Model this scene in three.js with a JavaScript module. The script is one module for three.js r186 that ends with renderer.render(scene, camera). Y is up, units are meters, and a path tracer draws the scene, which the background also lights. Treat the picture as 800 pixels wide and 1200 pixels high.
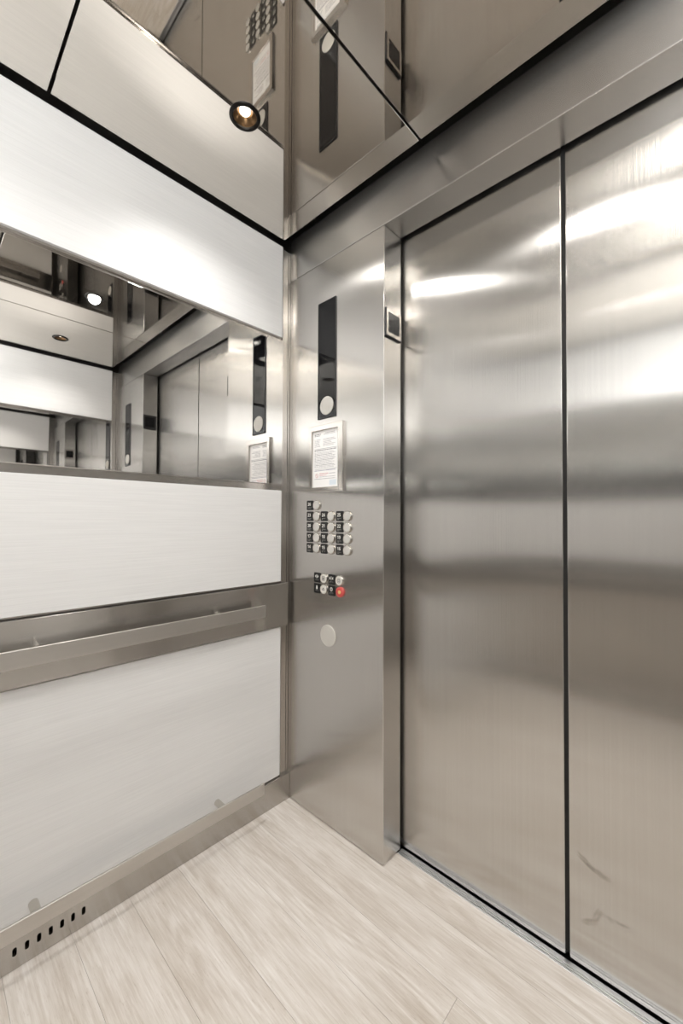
import * as THREE from 'three';
import { RoundedBoxGeometry } from 'three/addons/geometries/RoundedBoxGeometry.js';
import { RectAreaLightUniformsLib } from 'three/addons/lights/RectAreaLightUniformsLib.js';
RectAreaLightUniformsLib.init();

// ------------------------------------------------------------ camera, light, exposure
const scene = new THREE.Scene();
scene.background = new THREE.Color(0, 0, 0);            // a closed lift car: no sky
const camera = new THREE.PerspectiveCamera(2 * Math.atan(600 / 479.79) * 180 / Math.PI, 800 / 1200, 0.01, 30);
camera.position.set(1.3757, 1.1875, 1.1314);
camera.up.set(0.00968, 0.99983, 0.01572);
camera.lookAt(1.3757 - 0.68902, 1.1875 + 0.01807, 1.1314 - 0.72452);
camera.updateMatrixWorld();
const renderer = new THREE.WebGLRenderer({ antialias: true });
renderer.toneMapping = THREE.LinearToneMapping;
renderer.toneMappingExposure = 0.54;
renderer.shadowMap.enabled = true;
const LAMP_CANDELA = 2.7, LAMP_COLOUR = [1.0, 0.98, 0.955];
const FLASH = { at: [1.56, 1.55, 1.44], to: [1.56, 2.25, 1.6], size: 0.42, radiance: 115, colour: [0.95, 0.98, 1] };

// ------------------------------------------------------------ main sizes (metres)
const W = 2.142, D = 1.77, H = 2.375;                   // car: width, depth, ceiling
const XC = 0.5022, HB = 2.225, ZR = -0.101, ZD = -0.115; // column width, header underside, reveal depth, door face

// ------------------------------------------------------------ helpers
const GROOVE = 0.11;                                    // depth of the brush lines, share of the bump height
let seed = 20251;
const rnd = () => { seed = (seed * 1664525 + 1013904223) >>> 0; return seed / 4294967296; };
const lerp = (a, b, t) => a + (b - a) * t, clamp = (x, a = 0, b = 1) => Math.min(b, Math.max(a, x)), smooth = (t) => t * t * (3 - 2 * t);
function noiseGrid(nx, ny) {                            // tileable value noise on u, v in 0..1
  const g = Float32Array.from({ length: nx * ny }, rnd);
  return (u, v) => {
    const x = (u - Math.floor(u)) * nx, y = (v - Math.floor(v)) * ny, x0 = Math.floor(x) % nx, y0 = Math.floor(y) % ny, x1 = (x0 + 1) % nx, y1 = (y0 + 1) % ny, tx = smooth(x - Math.floor(x)), ty = smooth(y - Math.floor(y));
    return lerp(lerp(g[y0 * nx + x0], g[y0 * nx + x1], tx), lerp(g[y1 * nx + x0], g[y1 * nx + x1], tx), ty) * 2 - 1;
  };
}
function dataTexture(w, h, fn, srgb, repeatX = 1, repeatY = 1) {
  const a = new Uint8Array(w * h * 4);
  for (let j = 0; j < h; j++) for (let i = 0; i < w; i++) {
    const c = fn((i + 0.5) / w, (j + 0.5) / h), k = (j * w + i) * 4;
    for (let n = 0; n < 3; n++) a[k + n] = clamp(typeof c === 'number' ? c : c[n]) * 255;
    a[k + 3] = 255;
  }
  const t = new THREE.DataTexture(a, w, h, THREE.RGBAFormat);
  t.wrapS = t.wrapT = THREE.RepeatWrapping; t.magFilter = THREE.LinearFilter; t.minFilter = THREE.LinearMipmapLinearFilter; t.generateMipmaps = true;
  if (srgb) t.colorSpace = THREE.SRGBColorSpace;
  t.repeat.set(repeatX, repeatY); t.needsUpdate = true;
  return t;
}
function canvasTexture(w, h, draw) {
  const c = document.createElement('canvas'); c.width = w; c.height = h;
  draw(c.getContext('2d'), w, h);
  const t = new THREE.CanvasTexture(c); t.colorSpace = THREE.SRGBColorSpace; t.magFilter = THREE.LinearFilter;
  return t;
}
function metreUV(g) {                                   // u level along the face, v up (or z on level faces), in metres
  const p = g.attributes.position, n = g.attributes.normal, uv = new Float32Array(p.count * 2);
  for (let i = 0; i < p.count; i++) {
    const ax = Math.abs(n.getX(i)), ay = Math.abs(n.getY(i)), az = Math.abs(n.getZ(i)), x = p.getX(i), y = p.getY(i), z = p.getZ(i);
    const [u, v] = az >= ax && az >= ay ? [x, y] : ax >= ay ? [z, y] : [x, z];
    uv[i * 2] = u; uv[i * 2 + 1] = v;
  }
  return g.setAttribute('uv', new THREE.BufferAttribute(uv, 2));
}
function box(x0, x1, y0, y1, z0, z1, r = 0) {
  const w = x1 - x0, h = y1 - y0, d = z1 - z0;
  const g = r ? new RoundedBoxGeometry(w, h, d, 2, r) : new THREE.BoxGeometry(w, h, d).toNonIndexed();
  g.translate((x0 + x1) / 2, (y0 + y1) / 2, (z0 + z1) / 2);
  return metreUV(g);
}
const taken = new Map();
function numbered(name) { const n = taken.get(name) ?? 0; taken.set(name, n + 1); return n ? `${name}_${String(n).padStart(3, '0')}` : name; }
function mesh(name, g, m, parent) {
  const o = new THREE.Mesh(g, m); o.name = parent ? name : numbered(name); o.castShadow = o.receiveShadow = true;
  (parent ?? scene).add(o);
  return o;
}
function thing(name, label, category, group, pos = [0, 0, 0], turn = 0) {
  const o = new THREE.Group(); o.name = numbered(name); o.position.set(...pos); o.rotation.y = turn;
  o.userData = { label, category }; if (group) o.userData.group = group;
  scene.add(o); return o;
}
function structure(name, label, category, pos = [0, 0, 0], turn = 0) {
  const o = thing(name, label, category, null, pos, turn); o.userData.kind = 'structure'; return o;
}
function roundedRect(x0, y0, x1, y1, r) {
  const s = new THREE.Shape();
  s.moveTo(x0 + r, y0); s.lineTo(x1 - r, y0); s.absarc(x1 - r, y0 + r, r, -Math.PI / 2, 0); s.lineTo(x1, y1 - r); s.absarc(x1 - r, y1 - r, r, 0, Math.PI / 2);
  s.lineTo(x0 + r, y1); s.absarc(x0 + r, y1 - r, r, Math.PI / 2, Math.PI); s.lineTo(x0, y0 + r); s.absarc(x0 + r, y0 + r, r, Math.PI, Math.PI * 1.5);
  return s;
}
function plate(shape, depth, bevel = 0, z = 0, curve = 6) {   // extruded towards +z with its back at z
  const g = new THREE.ExtrudeGeometry(shape, { depth: depth - bevel, bevelEnabled: bevel > 0, bevelSize: bevel, bevelOffset: -bevel, bevelThickness: bevel, bevelSegments: 2, curveSegments: curve });
  g.translate(0, 0, z);
  return metreUV(g);
}
function unitUV(g) {                                    // uv 0..1 over the x-y box of the shape, for print
  g.computeBoundingBox(); const b = g.boundingBox, p = g.attributes.position, uv = g.attributes.uv;
  for (let i = 0; i < p.count; i++) uv.setXY(i, (p.getX(i) - b.min.x) / (b.max.x - b.min.x), (p.getY(i) - b.min.y) / (b.max.y - b.min.y));
  return g;
}
const hole = (x0, y0, x1, y1) => new THREE.Path([[x0, y0], [x0, y1], [x1, y1], [x1, y0]].map((q) => new THREE.Vector2(...q)));
const disc = (r, depth, bevel, x, y, z, n = 32) => {    // turned disc facing +z
  const g = new THREE.LatheGeometry([[0, depth], [r - bevel * 2, depth], [r - bevel * 0.6, depth - bevel * 0.3], [r, depth - bevel], [r, 0]].map((q) => new THREE.Vector2(...q)), n);
  return metreUV(g.rotateX(Math.PI / 2).translate(x, y, z));
};

// ------------------------------------------------------------ materials
const rgb = (r, g, b) => new THREE.Color().setRGB(r, g, b);
// brushed steel: one texture of long fine streaks along v, one of slow waves of the sheet
const colA = noiseGrid(256, 3), colB = noiseGrid(96, 2), blot = noiseGrid(5, 7);
const brushTex = dataTexture(512, 256, (u, v) => 0.95 + 0.014 * colA(u, v) + 0.008 * colB(u, v) + 0.012 * blot(u, v), false, 2.2, 0.8);
const brushTexLevel = brushTex.clone(); brushTexLevel.rotation = Math.PI / 2; brushTexLevel.repeat.set(2.2, 0.8); brushTexLevel.needsUpdate = true;
const roughTex = dataTexture(512, 256, (u, v) => 0.92 + 0.02 * colA(u + 0.3, v) + 0.04 * blot(u, v + 0.4), false, 2.2, 0.8);
const waveA = noiseGrid(3, 4), waveB = noiseGrid(7, 9);
const waveTex = dataTexture(256, 256, (u, v) => 0.5 + 0.33 * waveA(u, v) + 0.12 * waveB(u, v), false, 0.9, 0.9);
const groove = noiseGrid(2048, 2);
const sheetTex = dataTexture(2048, 128, (u, v) => 0.5 + 0.28 * waveA(u, v) + 0.1 * waveB(u, v) + GROOVE * groove(u, v), false, 0.9, 0.9);
const steel = (o = {}) => new THREE.MeshPhysicalMaterial({ color: rgb(0.635, 0.614, 0.586), metalness: 1, roughness: 0.22, anisotropy: 1, clearcoat: 0.9, clearcoatRoughness: 0.42, map: brushTex, roughnessMap: roughTex, bumpMap: sheetTex, bumpScale: 0.0006, ...o });
const M = {
  steel: steel({ name: 'brushed steel, upright grain' }),
  steelLevel: steel({ name: 'brushed steel, level grain', anisotropyRotation: Math.PI / 2, map: brushTexLevel, roughnessMap: null, bumpMap: waveTex, roughness: 0.22, color: rgb(0.54, 0.515, 0.485) }),
  steelHeader: steel({ name: 'brushed steel header', anisotropyRotation: Math.PI / 2, map: brushTexLevel, roughnessMap: null, bumpMap: waveTex, roughness: 0.26 }),
  steelTrim: new THREE.MeshPhysicalMaterial({ name: 'satin steel trim', color: rgb(0.58, 0.545, 0.51), metalness: 1, roughness: 0.2 }),
  bar: new THREE.MeshPhysicalMaterial({ name: 'satin steel bar', color: rgb(0.62, 0.595, 0.56), metalness: 1, roughness: 0.4, map: brushTexLevel }),
  mirrorSteel: new THREE.MeshPhysicalMaterial({ name: 'mirror polished steel', color: rgb(0.8, 0.785, 0.765), metalness: 1, roughness: 0.015, bumpMap: waveTex, bumpScale: 0.00012 }),
  ceiling: new THREE.MeshPhysicalMaterial({ name: 'polished ceiling steel', color: rgb(0.76, 0.72, 0.665), metalness: 1, roughness: 0.02, bumpMap: waveTex, bumpScale: 0.00015 }),
  plywood: new THREE.MeshStandardMaterial({ name: 'plywood', color: rgb(0.36, 0.27, 0.18), roughness: 0.9 }),
  concrete: new THREE.MeshStandardMaterial({ name: 'grey concrete', color: rgb(0.3, 0.29, 0.28), roughness: 0.95 }),
  rubber: new THREE.MeshStandardMaterial({ name: 'black rubber', color: rgb(0.01, 0.009, 0.008), roughness: 0.7 }),
  glassBlack: new THREE.MeshPhysicalMaterial({ name: 'black display glass', color: rgb(0.008, 0.008, 0.009), roughness: 0.03, specularIntensity: 0.55 }),
  blackPlastic: new THREE.MeshStandardMaterial({ name: 'black plastic', color: rgb(0.018, 0.018, 0.019), roughness: 0.4 }),
  button: new THREE.MeshPhysicalMaterial({ name: 'pale satin button', color: rgb(0.58, 0.565, 0.535), roughness: 0.35 }),
  buttonRing: new THREE.MeshPhysicalMaterial({ name: 'button collar', color: rgb(0.7, 0.67, 0.62), metalness: 1, roughness: 0.25 }),
  red: new THREE.MeshPhysicalMaterial({ name: 'red button', color: rgb(0.6, 0.09, 0.08), roughness: 0.3 }),
  cream: new THREE.MeshStandardMaterial({ name: 'cream disc', color: rgb(0.56, 0.54, 0.5), roughness: 0.55 }),
  paper: null, lampRing: new THREE.MeshPhysicalMaterial({ name: 'gunmetal ring', color: rgb(0.03, 0.028, 0.026), metalness: 1, roughness: 0.3 }),
  reflector: new THREE.MeshPhysicalMaterial({ name: 'bronze reflector', color: rgb(0.2, 0.12, 0.06), metalness: 1, roughness: 0.3 }),
  bulb: new THREE.MeshStandardMaterial({ name: 'lit lamp', color: rgb(0.9, 0.85, 0.8), emissive: rgb(1, 0.9, 0.74), emissiveIntensity: 9 }),
  alu: new THREE.MeshPhysicalMaterial({ name: 'aluminium sill', color: rgb(0.82, 0.83, 0.85), metalness: 1, roughness: 0.35 }),
};
// white laminate with fine level streaks
{
  const a = noiseGrid(3, 260), b = noiseGrid(9, 110), c = noiseGrid(6, 512);
  const t = dataTexture(256, 1024, (u, v) => { const k = 0.882 + 0.006 * a(u, v) + 0.004 * b(u, v) + 0.012 * c(u, v); return [k * 0.995, k * 0.993, k * 0.99]; }, true, 1.6, 1.6);
  M.laminate = new THREE.MeshPhysicalMaterial({ name: 'white laminate with level grain', color: rgb(1, 1, 1), map: t, roughness: 0.42, specularIntensity: 0.6 });
}
M.shaded = M.laminate.clone(); M.shaded.name = 'taupe laminate'; M.shaded.color = rgb(0.62, 0.56, 0.5);   // shade low on the rear wall, put into a browner laminate colour
// pale whitewashed oak, four sheets; u along the plank, v across
const oak = [];
for (let k = 0; k < 4; k++) {
  const warp = noiseGrid(6, 3), warp2 = noiseGrid(40, 10), fine = noiseGrid(70, 128), mid = noiseGrid(18, 46), slow = noiseGrid(4, 3), pore = noiseGrid(150, 170), knot = noiseGrid(3, 2), wash = noiseGrid(24, 10);
  const cut = 0.3 + 0.4 * rnd(), bow = (k % 2 ? -1 : 1) * (1.2 + 0.8 * rnd());
  const t = dataTexture(2048, 256, (u, v) => {
    const dv = v - cut + 0.09 * warp(u, v) + 0.015 * warp2(u, v);
    const ring = Math.sin(2 * Math.PI * (dv * dv * 17 + Math.sin(2 * Math.PI * u) * bow + 0.8 * warp(u, v + 0.5) + 0.12 * warp2(u, v)));
    const arch = clamp(0.5 + 1.1 * knot(u, v)) * Math.exp(-dv * dv * 8);
    let s = 0.2 * fine(u, v) + 0.26 * mid(u, v) + 0.3 * slow(u, v) + 0.2 * wash(u, v) + arch * 0.3 * Math.sign(ring) * Math.pow(Math.abs(ring), 0.7);
    s -= Math.max(0, pore(u, v) - 0.55) * 1.5 * clamp(0.4 + 1.2 * mid(u + 0.4, v));
    const q = clamp(0.56 + 0.5 * s);
    return [lerp(0.7, 0.91, q), lerp(0.655, 0.893, q), lerp(0.605, 0.876, q)];
  }, true);
  oak.push(new THREE.MeshPhysicalMaterial({ name: 'whitewashed oak plank', map: t, roughness: 0.5, specularIntensity: 0.5, bumpMap: t, bumpScale: 0.0002 }));
}

// ------------------------------------------------------------ the concrete shaft that the car hangs in; it shows only through the open joints
{
  const f = structure('lift_shaft', 'grey concrete lift shaft round the car, seen only through dark joints', 'shaft');
  const x0 = -0.4, x1 = W + 0.4, y0 = -0.35, y1 = 3.0, z0 = -0.5, z1 = D + 0.4, t = 0.1;
  for (const b of [[x0 - t, x0, y0, y1, z0, z1], [x1, x1 + t, y0, y1, z0, z1], [x0, x1, y0, y1, z0 - t, z0], [x0, x1, y0, y1, z1, z1 + t], [x0, x1, y1, y1 + t, z0, z1], [x0, x1, y0 - t, y0, z0, z1]]) mesh('shaft_slab', box(...b), M.concrete, f);
}

// ------------------------------------------------------------ floor: planks run across the car
{
  const f = structure('floor', 'pale whitewashed oak plank floor of the lift car', 'floor');
  mesh('subfloor', box(-0.06, W + 0.06, -0.05, -0.0045, -0.078, D + 0.06), M.plywood, f);
  const first = 0.022, pitch = 0.1549, len = 1.52, joints = [1.5, 1.42, 0.872, 1.3, 1.46, 1.1, 1.38, 0.9, 1.45, 1.15, 1.5, 1.0, 1.4];
  for (let r = -1; first + pitch * r < D; r++) {
    const z0 = Math.max(first + pitch * r, -0.0805), z1 = Math.min(first + pitch * (r + 1), D + 0.02) - 0.0006;
    if (z1 - z0 < 0.005) continue;
    const j = joints[r + 1], cuts = [-0.03, ...[j - len, j, j + len].filter((x) => x > 0 && x < W), W + 0.03];
    for (let i = 0; i + 1 < cuts.length; i++) {
      const x0 = r < 0 ? Math.max(cuts[i], 0) : cuts[i], x1 = cuts[i + 1] - 0.0008;
      const g = box(x0, x1, -0.0045, 0, z0, z1), uv = g.attributes.uv, p = g.attributes.position, du = rnd();
      for (let n = 0; n < p.count; n++) uv.setXY(n, p.getX(n) / len + du, (p.getZ(n) - first - pitch * r) / pitch * 0.96 + 0.02);
      mesh('plank', g, oak[(r + 5 + i * 2) % 4], f);
    }
  }
}
// door sill: two aluminium runs with a groove
{
  const s = structure('trim_1', 'ribbed aluminium sill in front of the lift doors', 'sill');
  for (const [a, b] of [[-0.0805, -0.0875], [-0.0893, -0.0945], [-0.0962, -0.1095]]) mesh('sill_rib', box(XC + 0.001, W - XC - 0.001, -0.03, 0.0012, b, a, 0.0008), M.alu, s);
  mesh('sill_base', box(XC, W - XC, -0.04, -0.006, -0.1095, -0.079), M.steelTrim, s);
}

// ------------------------------------------------------------ side and rear walls
// built facing +x with z along the wall, then turned into place
function wall(name, side, L, pos, turn, slots) {
  const w = structure(name, `white laminate ${side} wall of the lift car with a mirror band`, 'wall', pos, turn);
  const z0 = 0.045, z1 = L - 0.045, face = -0.01, back = -0.022;
  mesh('backing_sheet', box(-0.05, back, 0.0, 2.352, -0.03, L + 0.03), M.steelTrim, w);
  mesh('wall_panel', box(back, face, 1.966, 2.3595, z0, z1, 0.0015), M.laminate, w);
  mesh('mirror_panel', box(back, face - 0.001, 1.335, 1.944, z0 - 0.004, z1 + 0.004, 0.0012), M.mirrorSteel, w).userData.label = 'mirror polished steel panel';
  mesh('wall_panel', box(back, face, 0.9245, 1.309, z0, z1, 0.0015), M.laminate, w);
  mesh('wall_panel', box(back, face, 0.1115, 0.732, z0, z1, 0.0015), name === 'wall_back' ? M.shaded : M.laminate, w);
  for (const s of [0, 1]) {                              // upright steel channel at each end of the wall
    const a = s ? L - 0.0135 : 0.0135, b = s ? L - 0.0405 : 0.0405;
    mesh('corner_channel', box(back, -0.013, 0.1, 2.352, Math.min(a, b), Math.max(a, b), 0.001), M.steelTrim, w);
    mesh('corner_groove', box(back, -0.018, 0.1, 2.352, s ? L - 0.0134 : 0.0104, s ? L - 0.0104 : 0.0134), M.rubber, w);
    mesh('corner_strip', box(back, -0.0135, 0.1, 2.352, s ? L - 0.0103 : 0.0005, s ? L - 0.0005 : 0.0103, 0.0008), M.steelTrim, w);
  }
  // baseboard
  const b = structure(`baseboard_${name.split('_')[1]}`, `brushed steel baseboard along the ${side} wall`, 'baseboard', pos, turn);
  const shape = new THREE.Shape([[0.002, 0.001], [L - 0.002, 0.001], [L - 0.002, 0.1045], [0.002, 0.1045]].map((q) => new THREE.Vector2(...q)));
  if (slots) for (let i = 0; i < 7; i++) {
    const c = 0.9254 - i * 0.02645, slot = new THREE.Path();
    slot.absarc(c, 0.0403, 0.0048, 0, Math.PI, true); slot.lineTo(c - 0.0048, 0.0527); slot.absarc(c, 0.0527, 0.0048, Math.PI, 0, true);
    shape.holes.push(slot);
  }
  const g = new THREE.ExtrudeGeometry(shape, { depth: 0.0024, bevelEnabled: false, curveSegments: 5 });
  g.rotateY(-Math.PI / 2); g.translate(0.0, 0, 0);        // shape x becomes z, the thickness runs to -x
  mesh('kick_plate', metreUV(g), M.steelLevel, b);
  mesh('kick_plate_ledge', box(-0.0215, 0, 0.1046, 0.107, 0.002, L - 0.002, 0.0008), M.steelTrim, b);
  // handrail: flat bar on standoffs in front of a steel band
  const rail = (nm, label, y0, y1, band) => {
    const r = thing(nm, label, nm === 'handrail' ? 'handrail' : 'bumper', null, pos, turn);
    if (band) mesh('backing_band', box(-0.009, 0.003, 0.7375, 0.9165, 0.0155, L - 0.0155, 0.0012), M.steelLevel, r);
    mesh('bar', box(0.0475, 0.0555, y0, y1, 0.169, L - 0.169, 0.002), M.bar, r);
    const n = Math.round((L - 0.67) / 0.55);
    for (let i = 0; i <= n; i++) {
      const z = 0.335 + (L - 0.67) * i / n, c = new THREE.CylinderGeometry(0.0115, 0.0115, 1, 20);
      const from = band ? 0.0031 : -0.0098; c.scale(1, 0.0474 - from, 1); c.rotateZ(Math.PI / 2); c.translate((from + 0.0474) / 2, (y0 + y1) / 2 - (band ? 0 : 0.0), z);
      mesh('standoff', c, M.buttonRing, r);
    }
  };
  rail('handrail', `flat steel handrail on its steel band along the ${side} wall`, 0.8025, 0.8505, true);
  rail('bumper_rail', `low flat steel bumper bar above the floor along the ${side} wall`, 0.119, 0.1622, false);
}
wall('wall_left', 'left', D, [0, 0, 0], 0, true);
wall('wall_right', 'right', D, [W, 0, D], Math.PI, false);
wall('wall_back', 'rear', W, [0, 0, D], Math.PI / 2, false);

// ------------------------------------------------------------ front: header, columns, doors
{
  const f = structure('wall_front', 'brushed steel header panel above the lift doors', 'header');
  mesh('header_panel', box(-0.013, W + 0.013, HB + 0.0012, 2.407, ZR, 0, 0.0035), M.steelHeader, f);
}
function door(name, x0, x1, label, marks) {
  const d = structure(name, label, 'door');
  mesh('door_leaf', box(x0, x1, 0.0045, 2.3, ZD - 0.03, ZD, 0.003), marks, d);
  return d;
}
const doorBrush = (drawMarks) => {                        // the brushed sheet with its own scratches and scuffs, 0.7 x 2.3 m
  const w = 512, h = 1664;
  return canvasTexture(w, h, (c) => {
    const im = c.createImageData(w, h);
    for (let j = 0; j < h; j++) for (let i = 0; i < w; i++) {
      const u = i / w * 1.5, v = j / h * 1.8, k = clamp(0.97 + 0.01 * colA(u, v) + 0.006 * colB(u, v) + 0.008 * blot(u, v)) * 255, n = (j * w + i) * 4;
      im.data[n] = im.data[n + 1] = im.data[n + 2] = k; im.data[n + 3] = 255;
    }
    c.putImageData(im, 0, 0); c.lineCap = 'round';
    drawMarks(c, (x, y) => [x / 0.7 * w, (1 - y / 2.3) * h]);
  });
};
function scratches(c, at, n) {
  for (let i = 0; i < n; i++) {
    const x = 0.7 * rnd(), y = 0.7 + 1.3 * rnd(), l = 0.02 + 0.1 * rnd(), a = rnd() * 6.28, b = a + (rnd() - 0.5) * 0.8;
    const p = at(x, y), q = at(x + l * 0.5 * Math.cos(a), y + l * 0.5 * Math.sin(a)), r = at(x + l * Math.cos(b), y + l * Math.sin(b));
    c.strokeStyle = `rgba(255,255,255,${0.15 + 0.3 * rnd()})`; c.lineWidth = 0.7;
    c.beginPath(); c.moveTo(...p); c.quadraticCurveTo(...q, ...r); c.stroke();
  }
}
const SEAM0 = 1.0375, SEAM1 = 1.0478;
function doorSteel(x0, drawMarks) {
  const t = doorBrush(drawMarks); t.wrapS = t.wrapT = THREE.RepeatWrapping; t.repeat.set(1 / 0.7, 1 / 2.3); t.offset.set(-x0 / 0.7, 0);
  return steel({ name: 'brushed steel door sheet', map: t });
}
const d1 = door('door_1', 0.345, SEAM0, 'left brushed steel lift door leaf beside the button column', doorSteel(0.345, (c, at) => scratches(c, at, 14)));
mesh('door_gasket', box(SEAM0 - 0.003, SEAM1 + 0.002, 0.012, 2.3, ZD - 0.024, ZD - 0.007), M.rubber, d1);
door('door_2', SEAM1, W - 0.345, 'right brushed steel lift door leaf with dark scuffs near the floor', doorSteel(SEAM1, (c, at) => {
  scratches(c, at, 26);
  const scuff = (pts, width, alpha) => {                  // grey rubbed marks low on the leaf
    for (let n = 0; n < 150; n++) {
      const t = rnd() * (pts.length - 1), k = Math.floor(t), [x, y] = [0, 1].map((m) => lerp(pts[k][m], pts[Math.min(k + 1, pts.length - 1)][m], t - k));
      const q = at(x - SEAM1 + (rnd() - 0.5) * 0.014, y + (rnd() - 0.5) * 0.012), d = Math.atan2(pts[k][1] - pts[k + 1][1], pts[k + 1][0] - pts[k][0]);
      c.fillStyle = `rgba(60,52,44,${alpha * rnd() * (1 - 0.5 * t / (pts.length - 1))})`; c.beginPath(); c.ellipse(q[0], q[1], width * (1 + 2.5 * rnd()), width * (0.4 + 0.5 * rnd()), d, 0, 7); c.fill();
    }
  };
  scuff([[1.076, 0.292], [1.1, 0.275], [1.14, 0.264]], 3.2, 0.045);
  scuff([[1.085, 0.125], [1.105, 0.14], [1.12, 0.172], [1.15, 0.168], [1.187, 0.172]], 3.2, 0.045);
}));

// ------------------------------------------------------------ operating panel columns
function numberPlate(parent, x, y, draw) {
  const t = canvasTexture(96, 96, (c) => {
    c.fillStyle = '#121212'; c.fillRect(0, 0, 96, 96); c.fillStyle = '#f0eee8'; c.strokeStyle = '#f0eee8'; c.lineWidth = 5; c.lineJoin = 'round';
    draw(c);
  });
  mesh('number_plate', unitUV(plate(roundedRect(x - 0.0185, y - 0.0195, x + 0.0185, y + 0.0195, 0.004), 0.0026, 0.0005, 0.0001)), new THREE.MeshStandardMaterial({ name: 'printed black plate', map: t, roughness: 0.45 }), parent);
}
function pushButton(parent, name, x, y, capMaterial) {
  const ring = new THREE.LatheGeometry([[0.0166, 0.0012], [0.0168, 0.0062], [0.018, 0.007], [0.0195, 0.0062], [0.0199, 0]].map((q) => new THREE.Vector2(...q)), 28);
  const b = mesh(name, metreUV(ring.rotateX(Math.PI / 2).translate(x, y, 0.0001)), capMaterial === M.red ? M.red : M.buttonRing, parent);
  mesh('button_cap', disc(0.0163, 0.0066, 0.0012, x, y, 0.0004, 28), capMaterial, b);
  return b;
}
const braille = (c, n) => { for (let i = 0; i < n; i++) { c.beginPath(); c.arc(24 + (i % 4) * 14, 70 + Math.floor(i / 4) * 10, 2.6, 0, 7); c.fill(); } };
const iconTexture = (ground, draw) => new THREE.MeshPhysicalMaterial({ name: 'button cap print', roughness: 0.35, map: canvasTexture(96, 96, (c) => { c.fillStyle = ground; c.fillRect(0, 0, 96, 96); c.strokeStyle = c.fillStyle = '#4a4744'; c.lineWidth = 5; draw(c); }) });

function column(right) {
  const col = thing('operating_panel', right ? 'brushed steel column with black display bar and no buttons beside the doors' : 'brushed steel button column with black display bar beside the doors', 'control panel');
  const X = (x) => right ? W - x : x;                      // mirror images, x only
  mesh('steel_column', box(right ? W - XC : -0.013, right ? W + 0.013 : XC, 0.002, HB, ZR, 0, 0.003), M.steel, col);
  // display: black glass bar with a frame and a pale speaker disc
  const a = X(right ? 0.2695 : 0.1675), b = X(right ? 0.1675 : 0.2695);
  const frame = roundedRect(a, 1.5885, b, 2.0605, 0.003); frame.holes.push(hole(a + 0.004, 1.5925, b - 0.004, 2.0565));
  const dsp = mesh('display_window', plate(roundedRect(a + 0.003, 1.5915, b - 0.003, 2.0575, 0.003), 0.002, 0, 0.0001), M.glassBlack, col);
  dsp.userData.label = 'black glass display bar';
  mesh('display_frame', plate(frame, 0.0035, 0.0006, 0.0001), M.blackPlastic, dsp);
  const sp = mesh('speaker_disc', disc(0.0365, 0.004, 0.001, X(0.2203), 1.638, 0.002, 40), M.cream, dsp);
  sp.userData.label = 'round cream speaker grille';
  if (right) return;
  const cols = [[0.1225, 0.1645], [0.2062, 0.2473], [0.2917, 0.3332]], rows = [1.0710, 1.1139, 1.157, 1.1999, 1.2446];
  for (let n = 14; n <= 26; n++) {
    const k = n - 14, [px, bx] = cols[k % 3], y = rows[Math.floor(k / 3)];
    numberPlate(col, px, y, (c) => { c.font = 'bold 44px sans-serif'; c.textAlign = 'center'; c.textBaseline = 'alphabetic'; c.fillText(String(n), 40, 52); braille(c, 5 + n % 3); });
    pushButton(col, 'floor_button', bx, y, M.button);
  }
  const tri = (c, x, d) => { c.beginPath(); c.moveTo(x, 20); c.lineTo(x, 54); c.lineTo(x + d * 18, 37); c.fill(); };
  const lower = [
    [0.1685, 0.2085, 0.954, (c) => { tri(c, 34, -1); tri(c, 52, 1); c.fillRect(40, 18, 6, 38); braille(c, 4); }, (c) => { c.fillRect(30, 38, 36, 8); c.fillRect(36, 52, 24, 8); c.strokeRect(32, 26, 32, 42); }],
    [0.2505, 0.2930, 0.954, (c) => { tri(c, 16, 1); tri(c, 70, -1); c.fillRect(40, 18, 6, 38); braille(c, 5); }, (c) => { c.beginPath(); c.arc(48, 48, 24, 0, 7); c.stroke(); c.strokeRect(38, 38, 20, 20); }],
    [0.1685, 0.2085, 0.911, (c) => { c.beginPath(); c.moveTo(28, 52); c.quadraticCurveTo(36, 46, 36, 30); c.arc(44, 28, 9, Math.PI, 0); c.quadraticCurveTo(53, 46, 60, 52); c.closePath(); c.fill(); c.beginPath(); c.arc(44, 56, 5, 0, 7); c.fill(); braille(c, 4); }, (c) => { c.fillRect(28, 46, 40, 10); c.beginPath(); c.arc(48, 40, 12, Math.PI, 0); c.fill(); }],
    [0.2505, 0.2965, 0.911, (c) => { c.lineWidth = 7; c.beginPath(); c.arc(44, 36, 15, 0, 7); c.stroke(); c.beginPath(); c.arc(44, 36, 4, 0, 7); c.fill(); braille(c, 5); }, null],
  ];
  for (const [px, bx, y, sign, icon] of lower) {
    numberPlate(col, px, y, sign);
    const b2 = pushButton(col, icon ? 'service_button' : 'emergency_button', bx, y, icon ? iconTexture('#d8d5ce', icon) : M.red);
    if (icon) unitUV(b2.children[0].geometry);
    else { b2.userData.label = 'red emergency button'; mesh('button_symbol', disc(0.007, 0.0012, 0.0004, bx, y, 0.0068, 20), new THREE.MeshStandardMaterial({ name: 'gold symbol', color: rgb(0.7, 0.52, 0.2), roughness: 0.4 }), b2); }
  }
  const key = mesh('intercom_disc', disc(0.0415, 0.0045, 0.0012, 0.2315, 0.733, 0.0001, 48), M.cream, col);
  key.userData.label = 'round pale grey disc below the buttons';
}
column(false); column(true);

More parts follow.
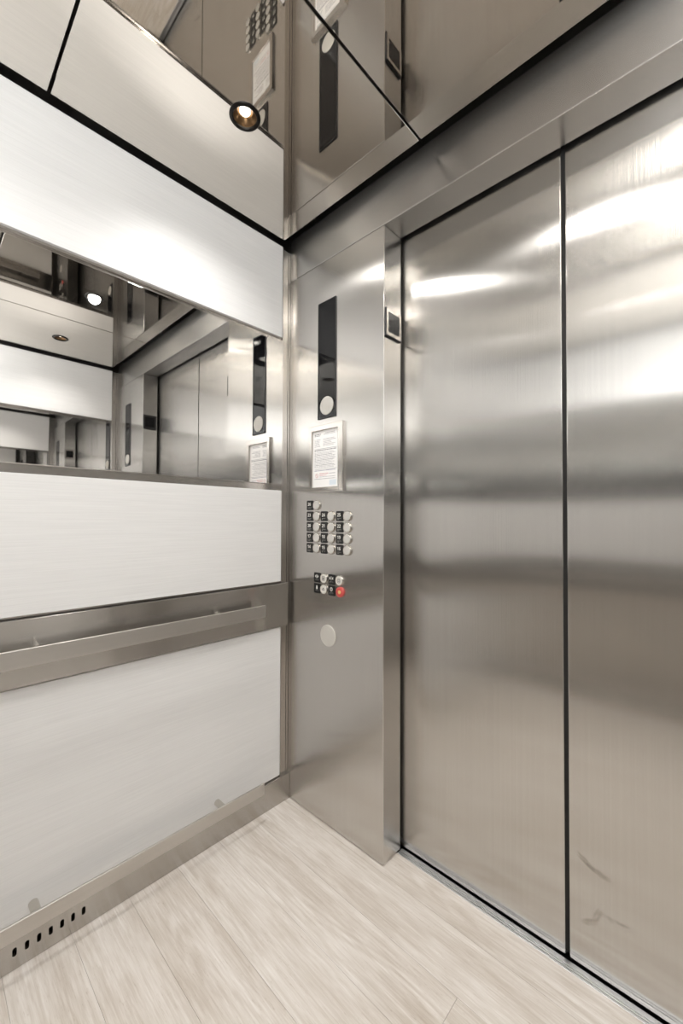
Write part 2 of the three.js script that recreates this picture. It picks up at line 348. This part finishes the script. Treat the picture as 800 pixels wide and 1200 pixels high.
// certificate in a steel frame
{
  const c = thing('certificate_frame', 'printed certificate in a flat steel frame above the floor buttons', 'frame', null, [0.2187, 1.43, 0.0002]);
  const w = 0.0955, h = 0.1335, s = new THREE.Shape([[-w, -h], [w, -h], [w, h], [-w, h]].map((q) => new THREE.Vector2(...q))); s.holes.push(hole(-w + 0.019, -h + 0.019, w - 0.026, h - 0.0215));
  mesh('frame_border', plate(s, 0.011, 0.0015), M.steelTrim, c);
  const t = canvasTexture(512, 768, (g) => {
    g.fillStyle = '#f6f5f4'; g.fillRect(0, 0, 512, 768);
    const bar = (x, y, l, hh, col) => { g.fillStyle = col; for (let i = 0; i < l;) { const q = 8 + rnd() * 26; g.fillRect(x + i, y, Math.min(q, l - i), hh); i += q + 5 + rnd() * 5; } };
    bar(40, 46, 120, 11, '#5b5b60'); bar(40, 66, 110, 9, '#77777c'); bar(250, 40, 180, 8, '#9c9ca0'); bar(220, 58, 220, 7, '#a6a6aa');
    for (let i = 0; i < 6; i++) bar(40, 120 + i * 18, 90 + rnd() * 60, 7, '#a2a2a6'), bar(210, 118 + i * 18, 120 + rnd() * 120, 7, '#98989c');
    g.fillStyle = '#9da0a4'; g.fillRect(40, 246, 430, 6); bar(40, 262, 420, 12, '#6c6c72');
    for (let i = 0; i < 13; i++) bar(40, 292 + i * 17, 330 + rnd() * 100, 7, i % 4 === 2 ? '#7a7a80' : '#a8a8ac');
    g.fillStyle = '#85868c'; g.fillRect(40, 520, 430, 4); bar(40, 534, 400, 9, '#8a86a0');
    g.strokeStyle = '#c4868a'; g.lineWidth = 5; g.beginPath(); g.arc(88, 604, 26, 0, 7); g.stroke(); g.beginPath(); g.moveTo(70, 586); g.lineTo(106, 622); g.stroke();
    bar(140, 576, 170, 10, '#cf8a8c'); bar(330, 580, 110, 8, '#9a9aa0'); bar(140, 600, 140, 8, '#d7a0a0'); bar(140, 620, 300, 7, '#a8a8ac'); bar(40, 646, 400, 7, '#9c9ca0');
    g.fillStyle = '#dfe7ee'; g.fillRect(330, 670, 130, 70);
  });
  mesh('certificate_paper', unitUV(box(-w + 0.017, w - 0.024, -h + 0.017, h - 0.0195, 0.0002, 0.004)), new THREE.MeshPhysicalMaterial({ name: 'printed paper', map: t, roughness: 0.6, clearcoat: 0.4, clearcoatRoughness: 0.1 }), c);
  mesh('frame_latch', box(w - 0.0002, w + 0.0016, -0.012, -0.003, 0.001, 0.007, 0.0006), M.buttonRing, c);
}
// card readers on the inner faces of the columns
for (const s of [1, -1]) {
  const r = thing('card_reader', s > 0 ? 'small dark reader screen in a silver bezel on the button column side' : 'small black reader box on the side of the column without buttons', 'reader', null, [s > 0 ? XC + 0.0002 : W - XC - 0.0002, 1.8825, -0.0465], s > 0 ? Math.PI / 2 : -Math.PI / 2);
  mesh('housing', plate(roundedRect(-0.0455, -0.051, 0.0455, 0.051, 0.002), 0.006, 0.0008), M.blackPlastic, r);
  const b = roundedRect(-0.0425, -0.0475, 0.0425, 0.0475, 0.002); b.holes.push(hole(-0.033, -0.034, 0.033, 0.036));
  mesh('bezel', plate(b, 0.003, 0.0006, 0.0061), s > 0 ? M.steelTrim : M.blackPlastic, r);
  mesh('screen', plate(roundedRect(-0.0335, -0.0345, 0.0335, 0.0365, 0.001), 0.0012, 0, 0.0061), M.glassBlack, r);
}

// ------------------------------------------------------------ ceiling of six polished panels, a downlight in each
{
  const c = structure('ceiling', 'mirror polished steel ceiling of six panels with dark seams', 'ceiling');
  const xs = [0.008, 0.682, 1.46, W - 0.008], zs = [0.052, 0.885, D - 0.052], gap = 0.0035;
  const lx = [0.3474, 1.071, W - 0.3474], lz = [0.4699, 1.3];
  for (let i = 0; i < 3; i++) for (let j = 0; j < 2; j++) {
    const s = new THREE.Shape([[xs[i] + (i ? gap : 0), zs[j] + (j ? gap : 0)], [xs[i + 1] - (i < 2 ? gap : 0), zs[j] + (j ? gap : 0)], [xs[i + 1] - (i < 2 ? gap : 0), zs[j + 1] - (j < 1 ? gap : 0)], [xs[i] + (i ? gap : 0), zs[j + 1] - (j < 1 ? gap : 0)]].map((q) => new THREE.Vector2(...q)));
    s.holes.push(new THREE.Path().absarc(lx[i], lz[j], 0.04, 0, Math.PI * 2, true));
    const g = new THREE.ExtrudeGeometry(s, { depth: 0.008, bevelEnabled: true, bevelSize: 0.001, bevelOffset: -0.001, bevelThickness: 0.001, bevelSegments: 1, curveSegments: 24 });
    g.rotateX(Math.PI / 2); g.translate(0, H + 0.009, 0);   // shape y becomes z; underside at H
    mesh('ceiling_panel', metreUV(g), M.ceiling, c);
    const where = [['over the button column', 'over the middle of the doors', 'over the column without buttons'], ['by the left wall, away from the doors', 'in the middle, away from the doors', 'by the right wall, away from the doors']][j][i];
    const l = thing('recessed_downlight', `round dark recessed downlight with bronze reflector ${where}`, 'downlight', 'downlights in the polished ceiling', [lx[i], H, lz[j]]);
    const ring = new THREE.LatheGeometry([[0.034, 0.004], [0.034, -0.003], [0.0365, -0.005], [0.043, -0.0042], [0.0455, -0.0008], [0.0455, -0.0002]].map((q) => new THREE.Vector2(...q)), 40);
    mesh('trim_ring', ring, M.lampRing, l);
    const prof = []; for (let k = 0; k <= 12; k++) { const t = k / 12; prof.push(new THREE.Vector2(lerp(0.0339, 0.0155, Math.pow(t, 0.85)) + (k % 2) * 0.0007, 0.002 + 0.019 * t)); }
    mesh('reflector', new THREE.LatheGeometry(prof, 40), M.reflector, l);
    mesh('lamp_housing', new THREE.CylinderGeometry(0.0395, 0.0395, 0.06, 32, 1, true).translate(0, 0.032, 0), M.lampRing, l);
    mesh('bulb', new THREE.SphereGeometry(0.0165, 24, 12, 0, Math.PI * 2, Math.PI / 2, Math.PI / 2).scale(1, 0.6, 1).translate(0, 0.0185, 0), M.bulb, l);
    const spot = new THREE.SpotLight(new THREE.Color().setRGB(...LAMP_COLOUR), LAMP_CANDELA, 0, 70 * Math.PI / 180, 0.7, 2);
    spot.name = 'downlight_beam'; spot.position.set(0, -0.006, 0); spot.castShadow = true; spot.shadow.radius = 1.4; spot.shadow.camera.near = 0.005;
    spot.target.position.set(0, -1, 0); spot.target.name = 'beam_target'; l.add(spot, spot.target);
  }
}

// ------------------------------------------------------------ the photographer's softbox on its stand, turned to the rear wall
{
  const f = thing('softbox', 'black softbox on a light stand turned to the rear wall', 'softbox', null, [FLASH.at[0], 0, FLASH.at[2]]);
  const y = FLASH.at[1], a = FLASH.size;
  mesh('pole', new THREE.CylinderGeometry(0.009, 0.012, y - 0.06, 16).translate(0, 0.03 + (y - 0.06) / 2, -0.03), M.blackPlastic, f);
  for (let k = 0; k < 3; k++) {
    const leg = new THREE.CylinderGeometry(0.007, 0.007, 0.3, 10).translate(0, 0.15, 0).rotateZ(0.6).translate(0.17, 0.006, 0).rotateY(k * 2.094 + 0.4).translate(0, 0, -0.03);
    mesh('leg', leg, M.blackPlastic, f);
  }
  const head = new THREE.Group(); head.name = 'softbox_head'; head.position.set(0, y, 0); f.add(head);
  head.lookAt(...FLASH.to);
  mesh('fabric_shell', new THREE.CylinderGeometry(a * 0.7071 + 0.006, 0.05, 0.16, 4, 1).rotateY(Math.PI / 4).rotateX(Math.PI / 2).translate(0, 0, -0.082), M.blackPlastic, head);
  mesh('diffuser_light', box(-a / 2, a / 2, -a / 2, a / 2, -0.001, 0.002), new THREE.MeshStandardMaterial({ name: 'lit diffuser', color: rgb(0.9, 0.9, 0.9), emissive: rgb(...FLASH.colour), emissiveIntensity: 4 }), head);
  const l = new THREE.RectAreaLight(new THREE.Color().setRGB(...FLASH.colour), FLASH.radiance, a, a);
  l.name = 'softbox_glow'; l.position.set(0, 0, 0.006); l.rotation.y = Math.PI; head.add(l);
}

renderer.render(scene, camera);
